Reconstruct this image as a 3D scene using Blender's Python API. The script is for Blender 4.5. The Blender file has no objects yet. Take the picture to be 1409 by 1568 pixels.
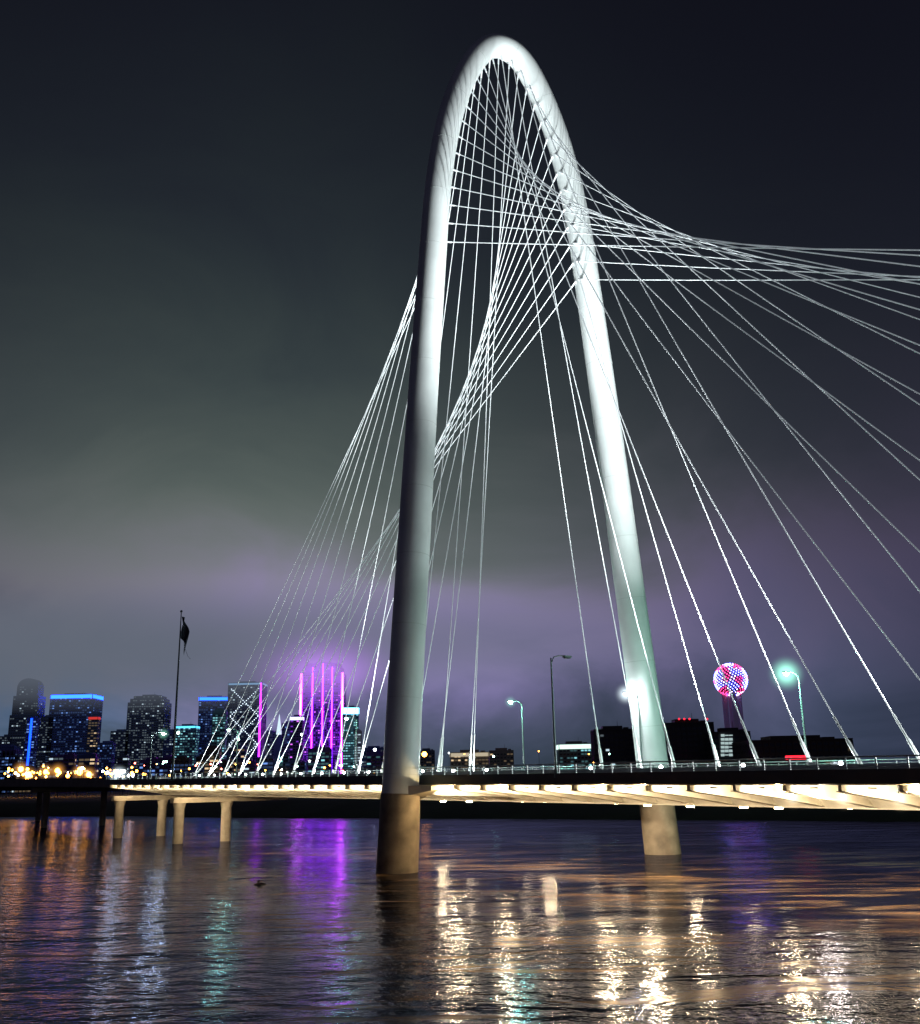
import bpy, math, random
from mathutils import Vector, Matrix
random.seed(7)
sc=bpy.context.scene
R=math.radians

# ------------------------------------------------------------------ helpers
class MB:
    def __init__(s): s.v=[];s.f=[];s.m=[];s.sm=[]
    def add(s,vs,fs,m=0,smooth=False):
        o=len(s.v); s.v+= [tuple(v) for v in vs]
        for f in fs: s.f.append([i+o for i in f]); s.m.append(m); s.sm.append(smooth)
    def box(s,c,h,ax=None,m=0):
        c=Vector(c); ax=ax or (Vector((1,0,0)),Vector((0,1,0)),Vector((0,0,1)))
        vs=[c+ax[0]*(h[0]*i)+ax[1]*(h[1]*j)+ax[2]*(h[2]*k) for k in(-1,1) for j in(-1,1) for i in(-1,1)]
        s.add(vs,[(0,2,3,1),(4,5,7,6),(0,1,5,4),(2,6,7,3),(0,4,6,2),(1,3,7,5)],m)
    def tube(s,a,b,r1,r2=None,n=8,m=0,cap=True,smooth=True):
        r2=r1 if r2 is None else r2
        s.sweep([Vector(a),Vector(b)],[r1,r2],n,m,cap,smooth)
    def sweep(s,path,rad,n=8,m=0,cap=True,smooth=True,ref=None):
        vs=[];L=len(path);prev=None
        for i,p in enumerate(path):
            t=(path[min(i+1,L-1)]-path[max(i-1,0)]).normalized()
            if ref is not None: u=ref.copy()
            elif prev is None:
                u=Vector((0,0,1)).cross(t)
                if u.length<1e-3: u=Vector((1,0,0))
            else: u=prev
            u=(u-t*u.dot(t)).normalized(); w=t.cross(u); prev=u
            for k in range(n):
                a=2*math.pi*k/n; vs.append(p+(u*math.cos(a)+w*math.sin(a))*rad[i])
        fs=[(i*n+k,i*n+(k+1)%n,(i+1)*n+(k+1)%n,(i+1)*n+k) for i in range(L-1) for k in range(n)]
        s.add(vs,fs,m,smooth)
        if cap:
            s.add(vs[:n],[tuple(range(n))[::-1]],m); s.add(vs[-n:],[tuple(range(n))],m)
    def ball(s,c,r,m=0,n=8,k=5,sq=1.0):
        c=Vector(c);vs=[c+Vector((0,0,-r*sq))]
        for j in range(1,k):
            ph=-math.pi/2+math.pi*j/k
            for i in range(n):
                a=2*math.pi*i/n; vs.append(c+Vector((r*math.cos(ph)*math.cos(a),r*math.cos(ph)*math.sin(a),r*sq*math.sin(ph))))
        vs.append(c+Vector((0,0,r*sq)));T=len(vs)-1;fs=[]
        for i in range(n):
            fs.append((0,1+(i+1)%n,1+i)); fs.append((T,1+(k-2)*n+i,1+(k-2)*n+(i+1)%n))
            for j in range(k-2):
                a=1+j*n; fs.append((a+i,a+(i+1)%n,a+n+(i+1)%n,a+n+i))
        s.add(vs,fs,m,True)
    def obj(s,name,mats,parent=None):
        me=bpy.data.meshes.new(name); me.from_pydata(s.v,[],s.f); me.validate(); 
        for m in mats: me.materials.append(m)
        if len(me.polygons)==len(s.f):
            me.polygons.foreach_set("material_index",s.m); me.polygons.foreach_set("use_smooth",s.sm)
        me.update(); o=bpy.data.objects.new(name,me); sc.collection.objects.link(o)
        if parent: o.parent=parent
        return o
def empty(name,parent=None):
    o=bpy.data.objects.new(name,None); sc.collection.objects.link(o); o.parent=parent; return o

def mat(name,col,rough=.6,metal=0,emit=None,es=0,noise=0,nscale=1.0,bump=0):
    m=bpy.data.materials.new(name); m.use_nodes=True; nt=m.node_tree; b=nt.nodes["Principled BSDF"]
    b.inputs["Base Color"].default_value=(*col,1); b.inputs["Roughness"].default_value=rough; b.inputs["Metallic"].default_value=metal
    if emit: b.inputs["Emission Color"].default_value=(*emit,1); b.inputs["Emission Strength"].default_value=es
    if noise:
        tc=nt.nodes.new("ShaderNodeTexCoord"); n=nt.nodes.new("ShaderNodeTexNoise"); n.inputs["Scale"].default_value=nscale; n.inputs["Detail"].default_value=6
        nt.links.new(tc.outputs["Object"],n.inputs["Vector"])
        mr=nt.nodes.new("ShaderNodeMapRange"); mr.inputs[1].default_value=.3; mr.inputs[2].default_value=.7; mr.inputs[3].default_value=1-noise; mr.inputs[4].default_value=1+noise
        nt.links.new(n.outputs["Fac"],mr.inputs[0])
        mx=nt.nodes.new("ShaderNodeVectorMath"); mx.operation='SCALE'; mx.inputs[0].default_value=col
        nt.links.new(mr.outputs[0],mx.inputs["Scale"]); nt.links.new(mx.outputs[0],b.inputs["Base Color"])
        if bump:
            bp=nt.nodes.new("ShaderNodeBump"); bp.inputs["Strength"].default_value=bump; bp.inputs["Distance"].default_value=.1
            nt.links.new(n.outputs["Fac"],bp.inputs["Height"]); nt.links.new(bp.outputs[0],b.inputs["Normal"])
    return m
def emis(name,col,s): 
    return mat(name,(.02,.02,.02),.5,0,col,s)
def light(name,kind,loc,energy,col,parent=None,aim=None,size=.3,angle=60,blend=.6):
    l=bpy.data.lights.new(name,kind); l.energy=energy; l.color=col
    if kind=='AREA': l.shape='RECTANGLE'; l.size=size*3; l.size_y=size
    else: l.shadow_soft_size=size
    if kind=='SPOT': l.spot_size=R(angle); l.spot_blend=blend
    o=bpy.data.objects.new(name,l); sc.collection.objects.link(o); o.location=loc
    if aim is not None: o.rotation_euler=(Vector(aim)-Vector(loc)).to_track_quat('-Z','Y').to_euler()
    if parent: o.parent=parent
    return o

# ------------------------------------------------------------------ camera
EYE=Vector((0,0,10))
CM=Matrix.Rotation(R(90+15.3),3,'X')@Matrix.Rotation(R(-1.2),3,'Z')
cd=bpy.data.cameras.new("camera"); cam=bpy.data.objects.new("camera",cd); sc.collection.objects.link(cam)
cam.matrix_world=Matrix.Translation(EYE)@CM.to_4x4()
cd.sensor_fit='VERTICAL'; cd.sensor_height=24; cd.sensor_width=24; cd.lens=23.11; cd.clip_end=20000; cd.clip_start=.1
sc.camera=cam
def pixel_to_world(px,py,D):
    """world position of an image pixel, cast from the camera to assumed distance D"""
    r=CM@Vector(((px-704.5)/1510,(784-py)/1510,-1)); return EYE+r*(D/r.y)

sc.view_settings.view_transform='Standard'; sc.view_settings.look='None'; sc.view_settings.exposure=0

# ------------------------------------------------------------------ sky
w=bpy.data.worlds.new("World"); sc.world=w; w.use_nodes=True; nt=w.node_tree; N=nt.nodes; Lk=nt.links
bg=N["Background"]; outw=N["World Output"]
def M(op,a,b=None,c=None):
    n=N.new("ShaderNodeMath"); n.operation=op
    for i,x in enumerate((a,b,c)):
        if x is None: continue
        if isinstance(x,(int,float)): n.inputs[i].default_value=x
        else: Lk.new(x,n.inputs[i])
    return n.outputs[0]
tc=N.new("ShaderNodeTexCoord"); sp=N.new("ShaderNodeSeparateXYZ"); Lk.new(tc.outputs["Generated"],sp.inputs[0])
X,Y,Z=sp.outputs
az=M('ARCTAN2',X,Y)
nz=N.new("ShaderNodeTexNoise"); nz.inputs["Scale"].default_value=3.4; nz.inputs["Detail"].default_value=8; nz.inputs["Roughness"].default_value=.54; nz.inputs["Distortion"].default_value=.6
mp=N.new("ShaderNodeMapping"); mp.inputs["Scale"].default_value=(1,1,2.0); Lk.new(tc.outputs["Generated"],mp.inputs[0]); Lk.new(mp.outputs[0],nz.inputs["Vector"])
nf=nz.outputs["Fac"]
zz=M('ADD',Z,M('MULTIPLY',M('SUBTRACT',nf,.5),.24))
def ramp(stops):
    r=N.new("ShaderNodeValToRGB"); Lk.new(zz,r.inputs[0]); e=r.color_ramp.elements
    r.color_ramp.interpolation='B_SPLINE'
    for i,(p,c) in enumerate(stops):
        if i<2: el=e[i]; el.position=p
        else: el=e.new(p)
        el.color=(*c,1)
    return r.outputs[0]
rl=ramp([(0,(.03,.048,.065)),(.70,(.006,.0067,.012)),(.05,(.05,.085,.11)),(.10,(.11,.14,.17)),(.15,(.19,.19,.215)),(.20,(.18,.195,.195)),(.26,(.116,.142,.130)),(.33,(.065,.085,.083)),(.44,(.028,.039,.044)),(.56,(.0125,.016,.0235))])
rr=ramp([(0,(.01,.013,.025)),(.70,(.004,.0042,.008)),(.05,(.015,.021,.042)),(.11,(.034,.037,.072)),(.19,(.054,.042,.090)),(.26,(.032,.028,.054)),(.33,(.018,.0185,.032)),(.44,(.0095,.0108,.0182)),(.56,(.0056,.0062,.012))])
f=M('EXPONENT',M('MULTIPLY',M('POWER',M('DIVIDE',M('ADD',az,.20),.40),2.0),-1.0))
mix=N.new("ShaderNodeMix"); mix.data_type='RGBA'; Lk.new(f,mix.inputs["Factor"]); Lk.new(rr,mix.inputs["A"]); Lk.new(rl,mix.inputs["B"])
def glow(a0,aw,z0,zw,col,k):
    g=M('EXPONENT',M('MULTIPLY',M('ADD',M('POWER',M('DIVIDE',M('SUBTRACT',az,a0),aw),2.0),M('POWER',M('DIVIDE',M('SUBTRACT',zz,z0),zw),2.0)),-1.0))
    v=N.new("ShaderNodeVectorMath"); v.operation='SCALE'; v.inputs[0].default_value=col; Lk.new(M('MULTIPLY',g,k),v.inputs["Scale"]); return v.outputs[0]
def addv(a,b):
    v=N.new("ShaderNodeVectorMath"); v.operation='ADD'; Lk.new(a,v.inputs[0]); Lk.new(b,v.inputs[1]); return v.outputs[0]
c=addv(mix.outputs["Result"],glow(0.0,.26,.14,.07,(.50,.32,1),.22))
c=addv(c,glow(-.14,.14,.11,.05,(.54,.30,1),.30))
c=addv(c,glow(-.38,.10,.075,.02,(.05,.35,1),.08))
c=addv(c,glow(.33,.10,.10,.06,(.15,.4,.7),.035))
vs=N.new("ShaderNodeVectorMath"); vs.operation='SCALE'; Lk.new(c,vs.inputs[0]); Lk.new(M('ADD',.6,M('MULTIPLY',nf,.8)),vs.inputs["Scale"])
sky=N.new("ShaderNodeTexSky"); sky.sky_type='NISHITA'; sky.sun_disc=False; sky.sun_elevation=R(1); sky.sun_rotation=R(200)
v2=N.new("ShaderNodeVectorMath"); v2.operation='SCALE'; Lk.new(sky.outputs[0],v2.inputs[0]); v2.inputs["Scale"].default_value=.0006
c=addv(vs.outputs[0],v2.outputs[0])
Lk.new(c,bg.inputs[0]); bg.inputs[1].default_value=1.0

# ------------------------------------------------------------------ materials
m_white=mat("painted_steel",(.70,.73,.73),.5,noise=.09,nscale=.22)
m_cable=mat("cable_sheath_glow",(.82,.83,.85),.4,emit=(.8,.92,1),es=.16)  # sheath emits faintly in place of floodlight falling on the cables
m_conc=mat("concrete",(.42,.34,.24),.8,noise=.22,nscale=.6,bump=.3)
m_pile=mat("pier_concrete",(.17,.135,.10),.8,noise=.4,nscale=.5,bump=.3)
m_deckw=mat("deck_steel_cream",(.68,.62,.50),.6,noise=.16,nscale=.5)
m_fascia=mat("deck_fascia",(.06,.06,.055),.5,noise=.1,nscale=.5)
m_asph=mat("asphalt",(.05,.05,.05),.85,noise=.2,nscale=3)
m_rail=mat("galvanised_rail",(.45,.47,.48),.4,.6)
m_dark=mat("dark_metal",(.03,.035,.04),.5,.4)
m_pole=mat("pole_steel",(.16,.2,.2),.5,.5)

# ------------------------------------------------------------------ water and ground
mw=bpy.data.materials.new("river_water"); mw.use_nodes=True; nt=mw.node_tree; N=nt.nodes; Lk=nt.links
N.remove(N["Principled BSDF"]); wo=N["Material Output"]
tc=N.new("ShaderNodeTexCoord")
def noise(scale,sx,sy,detail=4,rot=0,dist=0):
    mp=N.new("ShaderNodeMapping"); mp.inputs["Scale"].default_value=(sx,sy,1); mp.inputs["Rotation"].default_value=(0,0,R(rot)); Lk.new(tc.outputs["Object"],mp.inputs[0])
    n=N.new("ShaderNodeTexNoise"); n.inputs["Scale"].default_value=scale; n.inputs["Detail"].default_value=detail; n.inputs["Distortion"].default_value=dist; Lk.new(mp.outputs[0],n.inputs["Vector"]); return n.outputs["Fac"]
h1=noise(.9,.55,1,3,10); h2=noise(3.2,.8,1,2,-14); h3=noise(.16,.6,1,4,24,.9); hm=noise(.045,.6,1.2,4,-18,1.0)
# gusty patches: ripple height varies over the river
gust=M('ADD',.42,M('MULTIPLY',M('MAXIMUM',M('SUBTRACT',hm,.36),0.0),4.4))
h=M('ADD',M('MULTIPLY',M('ADD',M('MULTIPLY',h1,.21),M('MULTIPLY',h2,.058)),gust),M('MULTIPLY',h3,.7))
bp=N.new("ShaderNodeBump"); bp.inputs["Strength"].default_value=1; bp.inputs["Distance"].default_value=.5; Lk.new(h,bp.inputs["Height"])
nmud=noise(.13,.42,1.4,8,12,1.6)
cr=N.new("ShaderNodeValToRGB"); Lk.new(nmud,cr.inputs[0])
cr.color_ramp.elements[0].position=.50; cr.color_ramp.elements[0].color=(.008,.008,.010,1); cr.color_ramp.elements[1].position=.66; cr.color_ramp.elements[1].color=(.23,.14,.07,1)
rm=N.new("ShaderNodeMapRange"); rm.inputs[1].default_value=.4; rm.inputs[2].default_value=.65; rm.inputs[3].default_value=.09; rm.inputs[4].default_value=.19; Lk.new(nmud,rm.inputs[0])
df=N.new("ShaderNodeBsdfDiffuse"); Lk.new(cr.outputs[0],df.inputs[0])
gl=N.new("ShaderNodeBsdfGlossy"); gl.inputs[0].default_value=(.42,.44,.60,1); Lk.new(rm.outputs[0],gl.inputs["Roughness"]); Lk.new(bp.outputs[0],gl.inputs["Normal"])
fr=N.new("ShaderNodeFresnel"); fr.inputs[0].default_value=1.33; Lk.new(bp.outputs[0],fr.inputs["Normal"])
ms=N.new("ShaderNodeMixShader"); Lk.new(fr.outputs[0],ms.inputs[0]); Lk.new(df.outputs[0],ms.inputs[1]); Lk.new(gl.outputs[0],ms.inputs[2]); Lk.new(ms.outputs[0],wo.inputs[0])
wb=MB(); wb.add([(-6000,-300,0),(6000,-300,0),(6000,9000,0),(-6000,9000,0)],[(0,1,2,3)]); wb.obj("river_water",[mw])

m_ground=mat("grass_bank",(.03,.035,.02),.95,noise=.4,nscale=.05)
shore=[(-6000,1500),(-2500,760),(-900,560),(-400,470),(-165,402),(-80,340),(0,285),(66,235),(130,190),(240,140),(600,-60),(2500,-250)]
def sm(pts,n=6):
    out=[]
    for i in range(len(pts)-1):
        p0=pts[max(i-1,0)];p1=pts[i];p2=pts[i+1];p3=pts[min(i+2,len(pts)-1)]
        for k in range(n):
            t=k/n; out.append(tuple(.5*((2*p1[j])+(-p0[j]+p2[j])*t+(2*p0[j]-5*p1[j]+4*p2[j]-p3[j])*t*t+(-p0[j]+3*p1[j]-3*p2[j]+p3[j])*t**3) for j in range(len(p1))))
    out.append(tuple(pts[-1])); return out
ss=sm(shore,14); g=MB(); rows=[(0,-1.0),(3,.25),(10,1.3),(28,4.5),(45,5.6),(200,5.5),(12000,5)]
vs=[];n=len(ss)
for dy,z in rows:
    for (x,y) in ss: 
        jx=random.uniform(-1.2,1.2) if dy<20 else 0
        vs.append((x+dy*.45 if dy<1000 else x*1.5,y+dy+jx,z+(random.uniform(-.2,.2) if 0<dy<60 else 0)))
g.add(vs,[(r*n+i,r*n+i+1,(r+1)*n+i+1,(r+1)*n+i) for r in range(len(rows)-1) for i in range(n-1)],0,True)
g.obj("ground",[m_ground])

# ------------------------------------------------------------------ bridge
bridge=empty("cable_stayed_bridge")
C=Vector((9.2,131.65,0)); e=Vector((math.cos(R(30)),math.sin(R(30)),0)); d=Vector((-.6,.8,0)); wv=Vector((.8,.6,0)); UP=Vector((0,0,1))
def zd(t): return 10.4+.0095*t
def dp(t,wd=0,z=0): return C+d*t+wv*wd+UP*(zd(t)+z)
prof=[(-20.3,-4),(-20.1,0),(-19.3,13.5),(-18.4,26),(-17.05,43),(-15.5,62),(-13.7,82),(-12.6,93),(-11.1,102),(-9.1,109.5),(-6.4,116),(-3.3,120.6),(0,122)]
prof=prof+[(-x,z) for x,z in prof[-2::-1]]
pp=sm(prof,8)
def ap(s,z): return C+e*(s-.7*max(z,0)/122)+UP*z
arc=[ap(s,z) for s,z in pp]
rad=[2.25-.45*max(0,min(1,z/122)) for s,z in pp]
a=MB(); a.sweep(arc,rad,40,0,True,True,ref=Vector((-e.y,e.x,0)))
a.obj("arch",[m_white],bridge)
sr=MB()
cum=[0]
for i in range(1,len(arc)): cum.append(cum[-1]+(arc[i]-arc[i-1]).length)
def arcat(L):
    for i in range(1,len(arc)):
        if cum[i]>=L:
            t=(L-cum[i-1])/(cum[i]-cum[i-1]); return arc[i-1].lerp(arc[i],t),(arc[i]-arc[i-1]).normalized(),rad[i-1]+(rad[i]-rad[i-1])*t
    return arc[-1],(arc[-1]-arc[-2]).normalized(),rad[-1]
L0=15
while L0<cum[-1]-14:
    p,t,r=arcat(L0); sr.sweep([p-t*.04,p+t*.04],[r+.012,r+.012],40,0,True,True,ref=Vector((-e.y,e.x,0))); L0+=9
sr.obj("arch_weld_seams",[mat("weld_paint",(.58,.61,.60),.6)],bridge)
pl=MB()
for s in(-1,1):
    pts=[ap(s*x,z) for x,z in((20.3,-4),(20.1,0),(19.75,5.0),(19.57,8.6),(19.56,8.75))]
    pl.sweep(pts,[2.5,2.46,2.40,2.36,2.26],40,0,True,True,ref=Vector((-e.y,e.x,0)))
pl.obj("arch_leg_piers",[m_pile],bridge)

# cables
cb=MB(); NC=14; half=cum[-1]/2
step=3.1
lowpipes=MB()
def anchor_t(side,k,leg):
    if side>0: return 13+7.75*k+(2.0 if leg>0 else 0)
    return -(12.5+11.3*k+(5.4 if leg>0 else 0))
for leg in(-1,1):
    for side in(-1,1):
        for k in range(NC):
            off=1.6+step*k
            p,t,r=arcat(half+leg*off)
            inw=(Vector((C.x,C.y,p.z-6))-p); inw=(inw-t*inw.dot(t)).normalized()
            A=p+inw*(r-.05)+d*(side*.35)
            B=dp(anchor_t(side,k,leg),leg*.45,.6)
            n=6; path=[]
            Lc=(A-B).length
            for i in range(n+1):
                u=i/n; q=B.lerp(A,u); q.z-=4*u*(1-u)*Lc*.004; path.append(q)
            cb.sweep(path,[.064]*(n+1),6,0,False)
            dr=(path[1]-path[0]).normalized()
            lowpipes.sweep([B,B+dr*2.6,B+dr*2.7,B+dr*5.2],[.19,.19,.12,.12],8,0)
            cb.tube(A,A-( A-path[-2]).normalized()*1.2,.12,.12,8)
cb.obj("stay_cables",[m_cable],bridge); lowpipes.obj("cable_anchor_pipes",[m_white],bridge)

T0,T1=-185,123
def extr(sec,t0,t1,m,mb,seg=10):
    n=len(sec); k=int((t1-t0)/seg)+1; vs=[]
    for i in range(k+1):
        t=t0+(t1-t0)*i/k
        for (x,z) in sec: vs.append(dp(t,x,z))
    mb.add(vs,[(i*n+j,i*n+(j+1)%n,(i+1)*n+(j+1)%n,(i+1)*n+j) for i in range(k) for j in range(n)],m)
    mb.add(vs[:n],[tuple(range(n))],m); mb.add(vs[-n:],[tuple(range(n))[::-1]],m)
dk=MB()
extr([(-16.2,-.01),(16.2,-.01),(16.2,-.45),(-16.2,-.45)],T0,T1,1,dk)
extr([(-6.5,-.46),(6.5,-.46),(3.6,-3.0),(-3.6,-3.0)],T0,T1,0,dk)
extr([(-16.0,-.455),(-6.6,-.455),(-6.6,-.53),(-16.0,-.53)],T0,T1,0,dk)
extr([(6.6,-.455),(16.0,-.455),(16.0,-.53),(6.6,-.53)],T0,T1,0,dk)
for s in(-1,1):
    extr([(s*16.21,.45),(s*16.65,.45),(s*16.65,-.62),(s*16.21,-.72)],T0,T1,2,dk)
extr([(-.35,.0),(.35,.0),(.25,.55),(-.25,.55)],T0,T1,0,dk)
dk.obj("deck",[m_deckw,m_asph,m_fascia],bridge)
rb=MB(); t=T0+1
while t<T1:
    for s in(-1,1):
        sec=[(s*16.1,-.54),(s*6.2,-.54),(s*4.0,-2.75),(s*9.5,-1.95),(s*16.1,-1.15)]
        vs=[dp(t,x,z)-d*.16 for x,z in sec]+[dp(t,x,z)+d*.16 for x,z in sec]
        fs=[(0,1,2,3,4),(9,8,7,6,5)]+[(i,(i+1)%5,5+(i+1)%5,5+i) for i in range(5)]
        rb.add(vs,fs,0)
        for (a1,b1) in(((s*16.1,-1.17),(s*9.5,-1.97)),((s*9.5,-1.97),(s*4.0,-2.77))):
            p=dp(t,*a1);q=dp(t,*b1); rb.add([p-d*.4,p+d*.4,q+d*.4,q-d*.4,p-d*.4-UP*.06,p+d*.4-UP*.06,q+d*.4-UP*.06,q-d*.4-UP*.06],[(0,1,2,3),(7,6,5,4),(0,4,5,1),(1,5,6,2),(2,6,7,3),(3,7,4,0)],0)
    t+=5
rb.obj("deck_cantilever_ribs",[m_deckw],bridge)
rg=MB(); 
for s in(-1,1):
    for z,r in((1.35,.07),(1.05,.035),(.8,.035),(.6,.035)):
        rg.sweep([dp(T0,s*16.45,z),dp(T1,s*16.45,z)],[r,r],6,0)
    t=T0
    while t<T1:
        rg.box(dp(t,s*16.45,.88),(.05,.06,.45),(d,wv,UP)); t+=2.5
rg.obj("railing",[m_rail],bridge)
md=MB()
for s in(-1,1):
    extr([(s*4.6,0),(s*5.1,0),(s*4.95,.8),(s*4.75,.8)],T0,T1,0,md)
md.obj("traffic_barrier",[mat("barrier_concrete",(.5,.5,.48),.8,noise=.1,nscale=1)],bridge)
st=MB()
for s in(-1,1):
    legp=C+e*(s*19.45)
    a0=C+wv*(s*5)+UP*8.6; b0=legp+UP*9.3
    ax=(b0-a0); L=ax.length; ax.normalize(); y=UP.cross(ax).normalized()
    st.box((a0+b0)/2,(L/2,.9,.55),(ax,y,ax.cross(y)))
    o=legp-e*(s*.3)+UP*9.0
    for q in(-1,1):
        base=[o+e*i+UP*k for i,k in((-2.2,-.9),(2.2,-.9),(2.2,.7),(-2.2,.7))]
        tip=[o+d*q*4.6+e*(i-s*1.2)+UP*k for i,k in((-.5,.1),(.5,.1),(.5,.6),(-.5,.6))]
        st.add(base+tip,[(0,1,2,3),(7,6,5,4)]+[(i,(i+1)%4,4+(i+1)%4,4+i) for i in range(4)])
st.obj("leg_crossbeams",[m_deckw],bridge)
pr=MB()
for t in (120,86):
    pr.box(dp(t,-3.8,-3.5),(.9,11.7,.48),(d,wv,UP))
    for wd in (-14,-4.6):
        p=dp(t,wd,-3.99); pr.sweep([Vector((p.x,p.y,-3)),Vector((p.x,p.y,p.z-1.2)),p],[.95,.95,1.25],20)
pr.box(dp(-182,0,-3.6),(.9,14.5,.55),(d,wv,UP))
for wd in(-10,10):
    p=dp(-182,wd,-4.2); pr.tube(Vector((p.x,p.y,-3)),p,1.15,1.15,20)
pr.obj("bridge_piers",[m_conc],bridge)

vd=empty("approach_viaduct"); v=MB()
extr([(-13,0),(14,0),(14,-.4),(-13,-.4)],T1+.1,420,1,v,20)
extr([(-13.4,.9),(-13,.9),(-13,-1.2),(-13.4,-1.2)],T1+.1,420,0,v,20)
extr([(14,.9),(14.4,.9),(14.4,-1.2),(14,-1.2)],T1+.1,420,0,v,20)
for x in(-9,-3,3,9): extr([(x-.5,-.41),(x+.5,-.41),(x+.5,-1.5),(x-.5,-1.5)],T1+.1,420,0,v,20)
t=T1+78
while t<420:
    v.box(dp(t,0,-2.2),(.8,12,.65),(d,wv,UP))
    for wd in(-8,8):
        p=dp(t,wd,-2.6); v.tube(Vector((p.x,p.y,-3)),p,.9,.9,14)
    t+=70
v.obj("viaduct_structure",[mat("viaduct_concrete",(.16,.14,.12),.85,noise=.2,nscale=.5),m_asph],vd)

# bridge lighting ------------------------------------------------------------
COOL=(.91,1,1); WARM=(1,.84,.58); GOLD=(1,.70,.32)
fx=MB()
for i,(t,aimL,E,an) in enumerate([(-42,ap(-12,104),300000,46),(-42,ap(14,68),200000,50),(-30,ap(-2,120),350000,50),(-55,ap(12,86),300000,50),(40,ap(0,118),230000,50),(-24,ap(-16,72),42000,60)]):
    p=dp(t,2.0 if i%2 else -2.0,1.3); light("arch_floodlight_%d"%i,'SPOT',p,E,COOL,bridge,aimL,.5,an,.9)
    fx.box(p-UP*.5,(.35,.45,.3)); 
fx.obj("floodlight_housings",[m_dark],bridge)
la=MB()
for side in(-1,1):
    for k in range(NC):
        t=anchor_t(side,k,0)-side*2.5
        if t<-95: continue
        la.box(dp(t,0,.62),(.15,.12,.08),(d,wv,UP),1); la.ball(dp(t,0,.95),.2,0,10,6)
        if k%2==0 or side<0: light("cable_uplight",'POINT',dp(t,0,1.6),2300 if side<0 else 4200,COOL,bridge,size=.15)
la.obj("cable_uplight_fixtures",[emis("led_white",(.9,.97,1),60),m_dark],bridge)
wl=MB()
t=T0+3.5
while t<T1:
    if t>-115:
        E=1650 if t<15 else (1100 if t<60 else 700)
        E*=random.uniform(.75,1.2)
        p=dp(t,-15.7,-1.1)
        wl.box(p+UP*.16,(.35,.08,.05),(d,wv,UP),1)
        light("soffit_flood",'AREA',p,E,WARM,bridge,aim=dp(t,-6,-2.1),size=.45)
    t+=5
for i in range(10):
    t=-46-4.9*i
    p=dp(t,-11,-1.75); wl.ball(p,.2,0,10,6); wl.tube(p+UP*.2,p+UP*1.2,.06,.06,6,1)
# added glowing panels and lights under the spine for gold glints on the river
for i in range(20):
    t=24-6.3*i+random.uniform(-1.6,1.6); wd=random.choice((-3.0,-2.0,1.0,2.6))
    p=dp(t,wd,-3.12); wl.box(p,(.3,.25,.07),(d,wv,UP),2)
    if i%4==0: light("river_glint_fill",'AREA',p-UP*.1,2000,GOLD,bridge,aim=p-UP*5,size=.3)
wl.obj("soffit_lamps",[emis("warm_bulb",(1,.85,.55),70),m_dark,emis("gold_glint_panel",(1,.76,.40),110)],bridge)
for t in (-4,-14,-26,-35,-47,-58,-70,-81):
    p=dp(t+random.uniform(-2,2),-15.9,-1.35); light("river_wash_fill",'AREA',p,random.uniform(900,1700),GOLD,bridge,aim=dp(t-4,-42,-11),size=.2)  # unseen fill lights added to turn the foreground water gold
for i in range(5):
    light("soffit_bulb_light",'POINT',dp(-48.5-9.8*i,-11,-2.4),1400,WARM,bridge,size=.4)
light("leg_flood",'SPOT',dp(-12,12,-3.2),5500,WARM,bridge,aim=C+e*20+UP*4,size=.4,angle=60)
light("leg_flood",'SPOT',dp(-14,-11,-2.6),600,WARM,bridge,aim=C-e*20+UP*4,size=.4,angle=60)
light("pier_flood",'SPOT',dp(72,-14,-1.6),2600,WARM,bridge,aim=dp(114,-10,-9),size=.4,angle=80)
light("pier_flood",'SPOT',dp(58,-14,-1.6),1500,WARM,bridge,aim=dp(86,-10,-9),size=.4,angle=80)

# ------------------------------------------------------------------ lamp haze material
def haze(name,col,k,absorb=0,pw=3.0):
    m=bpy.data.materials.new(name); m.use_nodes=True; nt=m.node_tree; nt.nodes.clear()
    o=nt.nodes.new("ShaderNodeOutputMaterial"); em=nt.nodes.new("ShaderNodeEmission"); em.inputs[0].default_value=(*col,1)
    tc=nt.nodes.new("ShaderNodeTexCoord"); g=nt.nodes.new("ShaderNodeTexGradient"); g.gradient_type='SPHERICAL'
    p=nt.nodes.new("ShaderNodeMath"); p.operation='POWER'; p.inputs[1].default_value=pw
    q=nt.nodes.new("ShaderNodeMath"); q.operation='MULTIPLY'; q.inputs[1].default_value=k
    nt.links.new(tc.outputs["Object"],g.inputs[0]); nt.links.new(g.outputs["Fac"],p.inputs[0]); nt.links.new(p.outputs[0],q.inputs[0]); nt.links.new(q.outputs[0],em.inputs[1])
    if absorb:
        ab=nt.nodes.new("ShaderNodeVolumeAbsorption"); ab.inputs[0].default_value=(0,0,0,1)
        q2=nt.nodes.new("ShaderNodeMath"); q2.operation='MULTIPLY'; q2.inputs[1].default_value=absorb
        nt.links.new(p.outputs[0],q2.inputs[0]); nt.links.new(q2.outputs[0],ab.inputs["Density"])
        ad=nt.nodes.new("ShaderNodeAddShader"); nt.links.new(em.outputs[0],ad.inputs[0]); nt.links.new(ab.outputs[0],ad.inputs[1]); nt.links.new(ad.outputs[0],o.inputs["Volume"])
    else: nt.links.new(em.outputs[0],o.inputs["Volume"])
    return m
def hazeball(name,loc,r,m,parent=None,sc3=(1,1,1)):
    b=MB(); b.ball((0,0,0),1,0,20,12); o=b.obj(name,[m],parent); o.location=loc; o.scale=(r*sc3[0],r*sc3[1],r*sc3[2]); return o
hw_=haze("warm_haze",(1,.85,.6),2.2)
for i in range(3): hazeball("lamp_haze",dp(-46-4.9*i,-11,-1.75),1.3,hw_,bridge)

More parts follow.
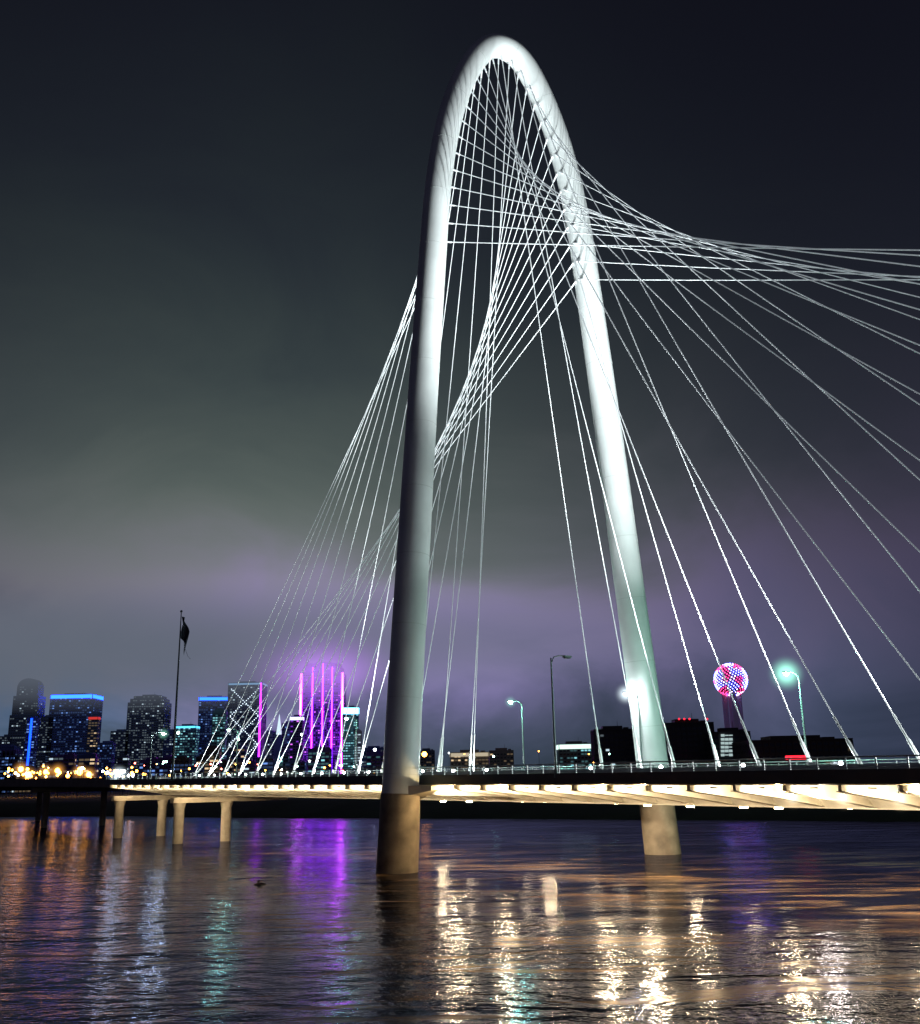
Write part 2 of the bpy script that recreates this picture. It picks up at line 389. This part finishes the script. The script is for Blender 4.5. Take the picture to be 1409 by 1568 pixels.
# ------------------------------------------------------------------ street lamps on the deck
MINT=(.35,1,.72)
m_mint=emis("lamp_mint",(.5,1,.8),60); h_mint=haze("mint_haze",MINT,1.6); h_dim=haze("mint_haze_dim",MINT,1.0)
m_wlamp=emis("lamp_white",(.95,1,1),60); h_white=haze("white_haze",(.8,.95,1),1.9)
def lamp(t,wd,H=11.3,lit=None,hz=None,E=0,col=MINT,inward=1,hr=2.6):
    b=MB(); o=dp(t,wd,0); top=o+UP*H
    b.tube(o,o+UP*.8,.24,.2,10,0); b.sweep([o+UP*.8,o+UP*(H*.6),top],[.15,.11,.075],10,0)
    arm=wv*(-1 if wd>0 else 1)*inward
    pts=[top-UP*.6+arm*0,top+arm*.4+UP*.1,top+arm*1.2+UP*.3,top+arm*2.0+UP*.3]; b.sweep(pts,[.06]*4,8,0)
    hd=top+arm*2.3+UP*.25
    b.box(hd,(.5,.2,.1),(arm,UP.cross(arm),UP),0); b.box(hd-UP*.14,(.36,.15,.06),(arm,UP.cross(arm),UP),1)
    if lit: b.ball(hd-UP*.22,.26,1,10,6)
    ob=b.obj("street_lamp",[m_pole,lit or m_dark])
    if lit:
        light("lamp_light",'POINT',hd-UP*.7,E,col,ob,size=.3)
        if hz: hazeball("lamp_haze",hd-UP*.2,hr,hz,ob)
lamp(-29,16.45,11.3,m_mint,h_mint,9000)
lamp(22,16.45,11.3,m_mint,h_dim,5000,hr=1.3)
lamp(-3,16.45,10.8,m_wlamp,h_white,1500,(.9,1,1),hr=1.9)
lamp(73,16.45,11.3,m_mint,None,2000)
lamp(124,14.2,11.3,m_mint,None,2000)
lamp(-22,-16.45,12.2,None)
lamp(96,-16.45,9.0,m_wlamp,h_dim,1500,(.8,.95,1),hr=1.5)

# flag pole with flag
fp=MB(); o=dp(81.5,-17.4,-.4); Hf=31.5
fp.box(o+UP*.2,(.6,.9,.35),(d,wv,UP)); fp.sweep([o,o+UP*15,o+UP*Hf],[.26,.19,.09],12); fp.ball(o+UP*(Hf+.2),.25)
vs=[];nx,ny=14,10
for i in range(nx+1):
    for j in range(ny+1):
        u=i/nx;v_=j/ny
        x=.12+u*1.5*(1-.35*v_)+.25*math.sin(u*8+v_*3); y=.3*math.sin(u*11+v_*3)
        vs.append(o+UP*(Hf-.8-v_*3.8-u*u*3.0-.6*u*v_)+Vector((x,y,0)))
fp.add(vs,[(i*(ny+1)+j,i*(ny+1)+j+1,(i+1)*(ny+1)+j+1,(i+1)*(ny+1)+j) for i in range(nx) for j in range(ny)],1,True)
hal=[o+UP*(Hf-1)+Vector((.3,0,0)),o+UP*(Hf-6.5)+Vector((.9,0,0)),o+UP*(Hf-8.4)+Vector((1.7,0,0)),o+UP*(Hf-8.9)+Vector((2.2,0,0))]
fp.sweep(hal,[.03]*4,5,0)
fp.obj("flagpole",[m_dark,mat("flag_cloth",(.03,.03,.05),.9)])

# ------------------------------------------------------------------ skyline
WIN={'blue':(.20,.40,1),'white':(.68,.88,1),'warm':(1,.72,.42),'cyan':(.35,.9,1),'mag':(.8,.15,1)}
m_w={k:(emis("window_dim_"+k,v,.11),emis("window_lit_"+k,v,.8)) for k,v in WIN.items()}
m_w['argon']=(emis("window_dim_argon",(.34,.05,1),.75),emis("window_lit_argon",(.75,.15,1),1.6))  # violet panes, emission raised to carry the tower's facade glow
m_glass=mat("dark_glass",(.02,.025,.05),.2)
tints={}
def body(col):
    if col not in tints: tints[col]=mat("facade_%d"%len(tints),col,.6,noise=.15,nscale=.02)
    return tints[col]
EM={}
def em(col,s):
    if (col,s) not in EM: EM[(col,s)]=emis("accent_light_%d"%len(EM),col,s)
    return EM[(col,s)]
def tower(name,x0,x1,ytop,D=1800,col=(.10,.13,.25),win='white',lit=.15,dim=.4,yaw=0,steps=None,crown=None,fl=4.2,ww=4.0,depth=None,roof='flat',edge=None):
    a=pixel_to_world((x0+x1)/2,ytop,D); b1=pixel_to_world(x0,ytop,D); b2=pixel_to_world(x1,ytop,D); W=(b2.x-b1.x)
    top=a.z; base=5.2; cx=a.x
    yw=R(yaw); ca,sa=abs(math.cos(yw)),abs(math.sin(yw)); W=W/(ca+.7*sa); dep=depth or W*.7
    ux=Vector((math.cos(yw),math.sin(yw),0)); uy=Vector((-math.sin(yw),math.cos(yw),0)); c0=Vector((cx,D+dep/2,0))
    mb=MB(); steps=steps or [(1,1)]
    z0=base; H=top-base
    for hf,wf in steps:
        z1=base+H*hf; hw=W/2*wf; hd=dep/2*wf
        mb.box(c0+UP*(z0+z1)/2,(hw,hd,(z1-z0)/2),(ux,uy,UP),0)
        mb.box(c0+UP*(z1+.5),(hw+.5,hd+.5,.5),(ux,uy,UP),0)
        for (ax,oth,h1,h2) in((ux,-uy,hw,hd),(uy,-ux,hd,hw),(uy,ux,hd,hw)):
            nw=max(2,int(2*h1/ww)); nf_=max(1,int((z1-z0-2)/fl)); cw=2*h1/nw
            for i in range(nw+1):
                p=c0+oth*(h2+.15)+ax*(-h1+cw*i); mb.box(p+UP*(z0+z1)/2,(.45,.3,(z1-z0)/2-.2),(ax,oth,UP),0)
            for j in range(nf_):
                rowl=random.random()**2
                for i in range(nw):
                    r=random.random()*(.5+1.4*(1-rowl))
                    mi=3 if r<lit*.55 else (2 if r<lit+dim else 1)
                    p=c0+oth*(h2+.05)+ax*(-h1+cw*(i+.5))+UP*(z0+2+fl*(j+.5))
                    a_=ax*(cw/2-.6); u_=UP*(fl/2-1.2)
                    mb.add([p-a_-u_,p+a_-u_,p+a_+u_,p-a_+u_],[(0,1,2,3)],mi)
        z0=z1
    wf=steps[-1][1]; hw=W/2*wf; hd=dep/2*wf
    if roof=='barrel':
        n=12; vs=[]
        for s_ in(-1,1):
            for i in range(n+1):
                an=math.pi*i/n; vs.append(c0+ux*(hw*math.cos(an))+uy*(hd*s_)+UP*(top+hw*.75*math.sin(an)))
        k=n+1; mb.add(vs,[(i,i+1,k+i+1,k+i) for i in range(n)]+[tuple(range(k)),tuple(range(k,2*k))[::-1]],0)
    else:
        mb.box(c0+UP*(top+2.4),(hw*.5,hd*.5,1.6),(ux,uy,UP),0)
        mb.box(c0+UP*(top+1.8)+ux*hw*.72,(hw*.12,hd*.3,1.0),(ux,uy,UP),0)
        mb.tube(c0+UP*top+ux*hw*.3,c0+UP*(top+9)+ux*hw*.3,.3,.1,6)
    if crown:
        cc,cs,chh=crown
        mb.box(c0-uy*(hd+.7)+UP*(top-chh/2),(hw*.98,.25,chh/2),(ux,uy,UP),4)
        mb.box(c0-ux*(hw+.7)+UP*(top-chh/2),(.25,hd*.98,chh/2),(ux,uy,UP),4)
        mb.box(c0+ux*(hw+.7)+UP*(top-chh/2),(.25,hd*.98,chh/2),(ux,uy,UP),4)
    if edge:
        for q in edge[2]:
            mb.box(c0-uy*(hd+.9)+ux*(hw*q)+UP*(base+(top-base)*.52),(edge[3],.5,(top-base)*.48),(ux,uy,UP),5)
    mats=[body(col),m_glass,m_w[win][0],m_w[win][1],em(*crown[:2]) if crown else m_glass,em(*edge[:2]) if edge else m_glass]
    return mb.obj(name,mats),c0,top,hw,hd,ux,uy
BL=(.06,.11,.36); GR=(.09,.13,.23); PU=(.12,.07,.34); DK=(.03,.03,.04)
BLU=(.004,.05,1)
tower("office_tower",20,62,1050,col=GR,win='white',lit=.08,dim=.35,roof='barrel',steps=[(.72,1),(.9,.9),(1,.74)])
tower("office_tower",64,82,1098,col=GR,lit=.1)
tower("office_tower",42,56,1100,D=1700,col=BL,win='blue',lit=.5,dim=.4,edge=(BLU,5,(0,),1.6))
tower("office_tower",78,142,1064,col=BL,win='blue',lit=.14,dim=.4,crown=(BLU,18,6))
tower("office_tower",136,150,1098,D=1700,col=GR,win='warm',lit=.2,crown=((1,.06,.05),.6,4))
tower("office_tower",0,18,1128,col=GR,lit=.2)
tower("office_tower",150,172,1138,D=1700,col=BL,win='blue',lit=.2)
tower("office_tower",170,197,1120,col=GR,lit=.12)
tower("office_tower",197,252,1066,col=GR,win='white',lit=.12,dim=.5,steps=[(.93,1),(.97,.9),(1,.75)])
tower("office_tower",252,268,1120,col=BL,lit=.2)
tower("office_tower",269,300,1112,D=1700,col=(.1,.25,.4),win='cyan',lit=.6,crown=((.1,.6,1),2,3))
tower("office_tower",300,350,1068,col=BL,win='blue',lit=.25,dim=.45,crown=(BLU,14,5),yaw=12)
tower("office_tower",326,346,1092,D=1700,col=(.1,.25,.3),win='cyan',lit=.5,dim=.4,roof='barrel')
o,c0,top,hw,hd,ux,uy=tower("office_tower",350,402,1046,D=1750,col=(.08,.10,.2),win='white',lit=.14,dim=.3,edge=((.5,.02,1),7,(.93,),1.3),crown=((.3,.6,1),.8,3))
xb=MB()
for seg in range(3):
    za=top-10-seg*48; zb=za-46
    for i in range(17):
        u=i/16
        for q in(-1,1): xb.ball(c0-uy*(hd+1.2)+ux*(hw*.8*q*(2*u-1))+UP*(za+(zb-za)*u),.75,0,6,4)
xb.obj("facade_light_string",[em((.75,.9,1),3.2)],o)
tower("office_tower",403,424,1122,col=GR,lit=.3,dim=.4)
tower("office_tower",432,448,1108,D=1720,col=PU,win='blue',lit=.3,dim=.4)
tower("office_tower",445,463,1098,D=1700,col=PU,win='argon',lit=.15,dim=.1,crown=((.6,.6,1),2.5,5))
o,c0,top,hw,hd,ux,uy=tower("office_tower",462,525,1016,D=1850,col=(.16,.05,.38),win='argon',lit=.14,dim=.6,steps=[(.92,1),(.97,.9),(1,.8)])
eb=MB()
for q,zt in((-1,.92),(-.45,.97),(.05,1.0),(.5,.97),(1,.92)):
    wq=hw/.8*q; zt_=5+(top-5)*zt
    eb.box(c0-uy*(hd/.8+1)+ux*wq+UP*(5+zt_)/2,(.8 if abs(q)<1 else 1.7,.5,(zt_-5)/2),(ux,uy,UP),1 if abs(q)==1 else 0)
eb.obj("argon_edge_lights",[em((.38,.015,1),24),em((.75,.03,1),42)],o)
spm=MB(); p=pixel_to_world(428,1094,1750); spm.box(Vector((p.x,p.y,50)),(7,7,45)); spm.sweep([Vector((p.x,p.y,95)),Vector((p.x,p.y,p.z))],[5,.4],8,1); spm.obj("spire_tower",[body(GR),em((.7,.9,1),1.0)])
tower("office_tower",523,549,1084,D=1700,col=(.12,.3,.4),win='cyan',lit=.9,dim=.4,crown=((.2,.7,1),6,10),yaw=10)
tower("office_tower",543,553,1120,D=1680,col=(.5,.5,.5),win='white',lit=1.2)
tower("office_tower",553,590,1146,D=1600,col=BL,win='white',lit=.25)
tower("office_block",640,665,1150,D=1500,col=GR,win='warm',lit=.1)
tower("office_block",690,748,1153,D=1200,col=(.5,.45,.35),win='warm',lit=.45,crown=((1,.85,.6),.5,4))
tower("office_block",750,786,1150,D=1300,col=(.3,.28,.25),win='warm',lit=.1)
tower("office_block",856,905,1140,D=1200,col=(.2,.25,.25),win='cyan',lit=.5,crown=((.75,1,.9),1.4,5))
tower("office_block",910,970,1118,D=900,col=DK,win='white',lit=.01,dim=.03)
tower("office_block",1018,1092,1108,D=800,col=DK,win='white',lit=.01,dim=.02)
tower("office_block",1092,1148,1122,D=780,col=DK,win='white',lit=.0,dim=.02)
tower("office_block",1150,1305,1134,D=700,col=(.04,.03,.03),win='warm',lit=.01,dim=.03)
for i in range(30):
    x=random.uniform(-10,600); wdt=random.uniform(14,34)
    tower("low_rise_building",x,x+wdt,random.uniform(1142,1178),D=random.choice((1400,1500,1580)),col=random.choice((BL,GR,PU,(.1,.08,.08))),win=random.choice(('white','warm','blue','cyan','warm')),lit=.3,dim=.3,fl=5,ww=6)
hb=MB()
for j in range(6):
    p=pixel_to_world(1113,1126+j*6,778)
    for k in(-1,0,1): hb.box(p+Vector((k*3.1,0,random.uniform(-.1,.1))),(1.35,.3,.95 if random.random()<.8 else .4))
for x in(1040,1048,1056,1083): hb.ball(pixel_to_world(x,1101,800),.8,1,6,4)
hb.box(pixel_to_world(1219,1160,640),(6.5,.4,1.2),m=1)
hb.obj("illuminated_sign",[em((.65,.85,.85),.6),em((1,.02,.04),2.5)])

Ct=pixel_to_world(1119,1041,1400); rr_=22.6
ob=MB(); base=Vector((Ct.x,Ct.y,5))
ob.tube(base,Ct-UP*12,6,6,16,4)
for k in range(3):
    a_=2*math.pi*k/3+.4; q=Vector((math.cos(a_),math.sin(a_),0))*11; ob.tube(base+q,Ct-UP*10+q,4,4,12,4)
ob.tube(Ct-UP*17,Ct-UP*12,16,19,24); ob.tube(Ct-UP*12,Ct-UP*7,19,20,24)
ob.ball(Ct,rr_-2.5,0,24,14)
gold=math.pi*(3-math.sqrt(5)); n=420
prev=[]
for i in range(n):
    y=1-2*(i+.5)/n; r=math.sqrt(1-y*y); th=gold*i; q=Vector((math.cos(th)*r,math.sin(th)*r,y))*rr_+Ct
    prev.append(q)
    pat=math.sin(q.x*.33+1)+math.sin(q.z*.37)+math.sin((q.x+q.z)*.21)+random.uniform(-.9,.9)
    ob.ball(q,1.0,1 if pat>.7 else (2 if pat<-.2 else 3),6,4)
for i in range(n-21):
    ob.tube(prev[i],prev[i+21],.15,.15,4,0,False); ob.tube(prev[i],prev[i+13],.15,.15,4,0,False)
ob.obj("observation_tower",[body((.08,.06,.12)),em((1,.05,.25),4),em((.14,.15,1),12),em((.8,.6,1),5),mat("shaft_concrete_glow",(.35,.3,.42),.8,emit=(.35,.25,.6),es=.04,noise=.1,nscale=.05)])  # shaft concrete has a faint violet glow put into its material

# ------------------------------------------------------------------ distant city street lights
cl=MB(); cols=[(1,.36,.04),(1,.50,.12),(.9,.95,1),(.5,1,.8),(1,.15,.1)]
def far_lamp(px,py,D,ci,r):
    p=pixel_to_world(px,py,D); cl.ball(p,r,ci,8,5); cl.tube(Vector((p.x,p.y,4)),p,.15,.15,5,5,False)
for i in range(70):
    far_lamp(random.uniform(5,225),random.gauss(1184,5.5),random.uniform(650,1000),random.choice((0,0,0,0,1,2)),random.uniform(.5,1.3))
for px,py,r in((32,1178,2.0),(44,1186,2.3),(88,1180,1.9),(122,1182,2.4),(136,1186,2.0),(70,1182,1.8),(104,1188,1.5)): far_lamp(px,py,760,0,r)
for i in range(44):
    far_lamp(random.uniform(200,590),random.uniform(1165,1188),random.uniform(900,1400),random.choice((0,1,2,2,3,4)),random.uniform(.5,1.0))
for i in range(10):
    far_lamp(random.uniform(640,950),random.uniform(1150,1170),random.uniform(700,1100),random.choice((0,1,2,3)),random.uniform(.4,.8))
far_lamp(650,1155,700,0,1.8)
far_lamp(365,1132,1300,3,1.8); far_lamp(574,1148,1100,2,1.5); far_lamp(462,1125,1300,2,1.5); far_lamp(273,1122,1100,3,1.6)
cl.obj("city_street_lights",[emis("city_light_%d"%i,c_,24) for i,c_ in enumerate(cols)]+[m_dark])
ho=haze("sodium_haze",(1,.42,.08),.34)
hz_=empty("street_light_haze")
for px,py in((32,1178),(44,1186),(88,1180),(122,1182),(136,1186),(70,1182)): hazeball("lamp_haze",pixel_to_world(px,py,760),8,ho,hz_)
le=MB(); p=dp(124.5,-13.2,1.2); le.tube(p-UP*1.4,p,.15,.15,8,1); le.ball(p+UP*.2,.35,0,12,8); le_o=le.obj("deck_end_lamp",[m_wlamp,m_dark])
light("deck_end_light",'POINT',p+UP*1.5,900,(.85,.95,1),le_o,size=.5); hazeball("lamp_haze",p,2.8,haze("end_haze",(.75,.9,1),2.4),le_o)

lg=MB(); p=pixel_to_world(398,1337,10/((1337-1204)/1510)*.97); p.z=.03
lg.sweep([p+Vector((-.6,0,0)),p+Vector((-.2,.1,.05)),p+Vector((.35,.1,.06)),p+Vector((.7,-.1,.0))],[.07,.12,.11,.05],8)
lg.sweep([p+Vector((.1,.1,.05)),p+Vector((.2,.0,.35)),p+Vector((.3,0,.5))],[.06,.04,.02],6)
lg.ball(p+Vector((-.1,.1,.28)),.17,0,10,6,.7)
lg.obj("driftwood",[mat("wet_wood",(.03,.02,.015),.6)])

# ------------------------------------------------------------------ low cloud over downtown
def cloud(name,cx,cy,cz,rx,ry,rz,col,k,absorb=0,pw=3.0):
    hazeball(name,(cx,cy,cz),1,haze(name+"_mat",col,k,absorb,pw),None,(rx,ry,rz))
p=pixel_to_world(492,1020,1800)
cloud("fog_glow",p.x,1780,p.z,180,130,90,(.56,.16,1),.030,0,2.6)
cloud("fog_bank",-480,1650,235,950,260,110,(.12,.14,.18),.010,.010,1.2)

sl=bpy.data.lights.new("sun","SUN"); sl.energy=.02; sl.angle=R(15); sl.color=(.7,.8,1); so=bpy.data.objects.new("sun",sl); sc.collection.objects.link(so); so.rotation_euler=(R(50),0,R(20))
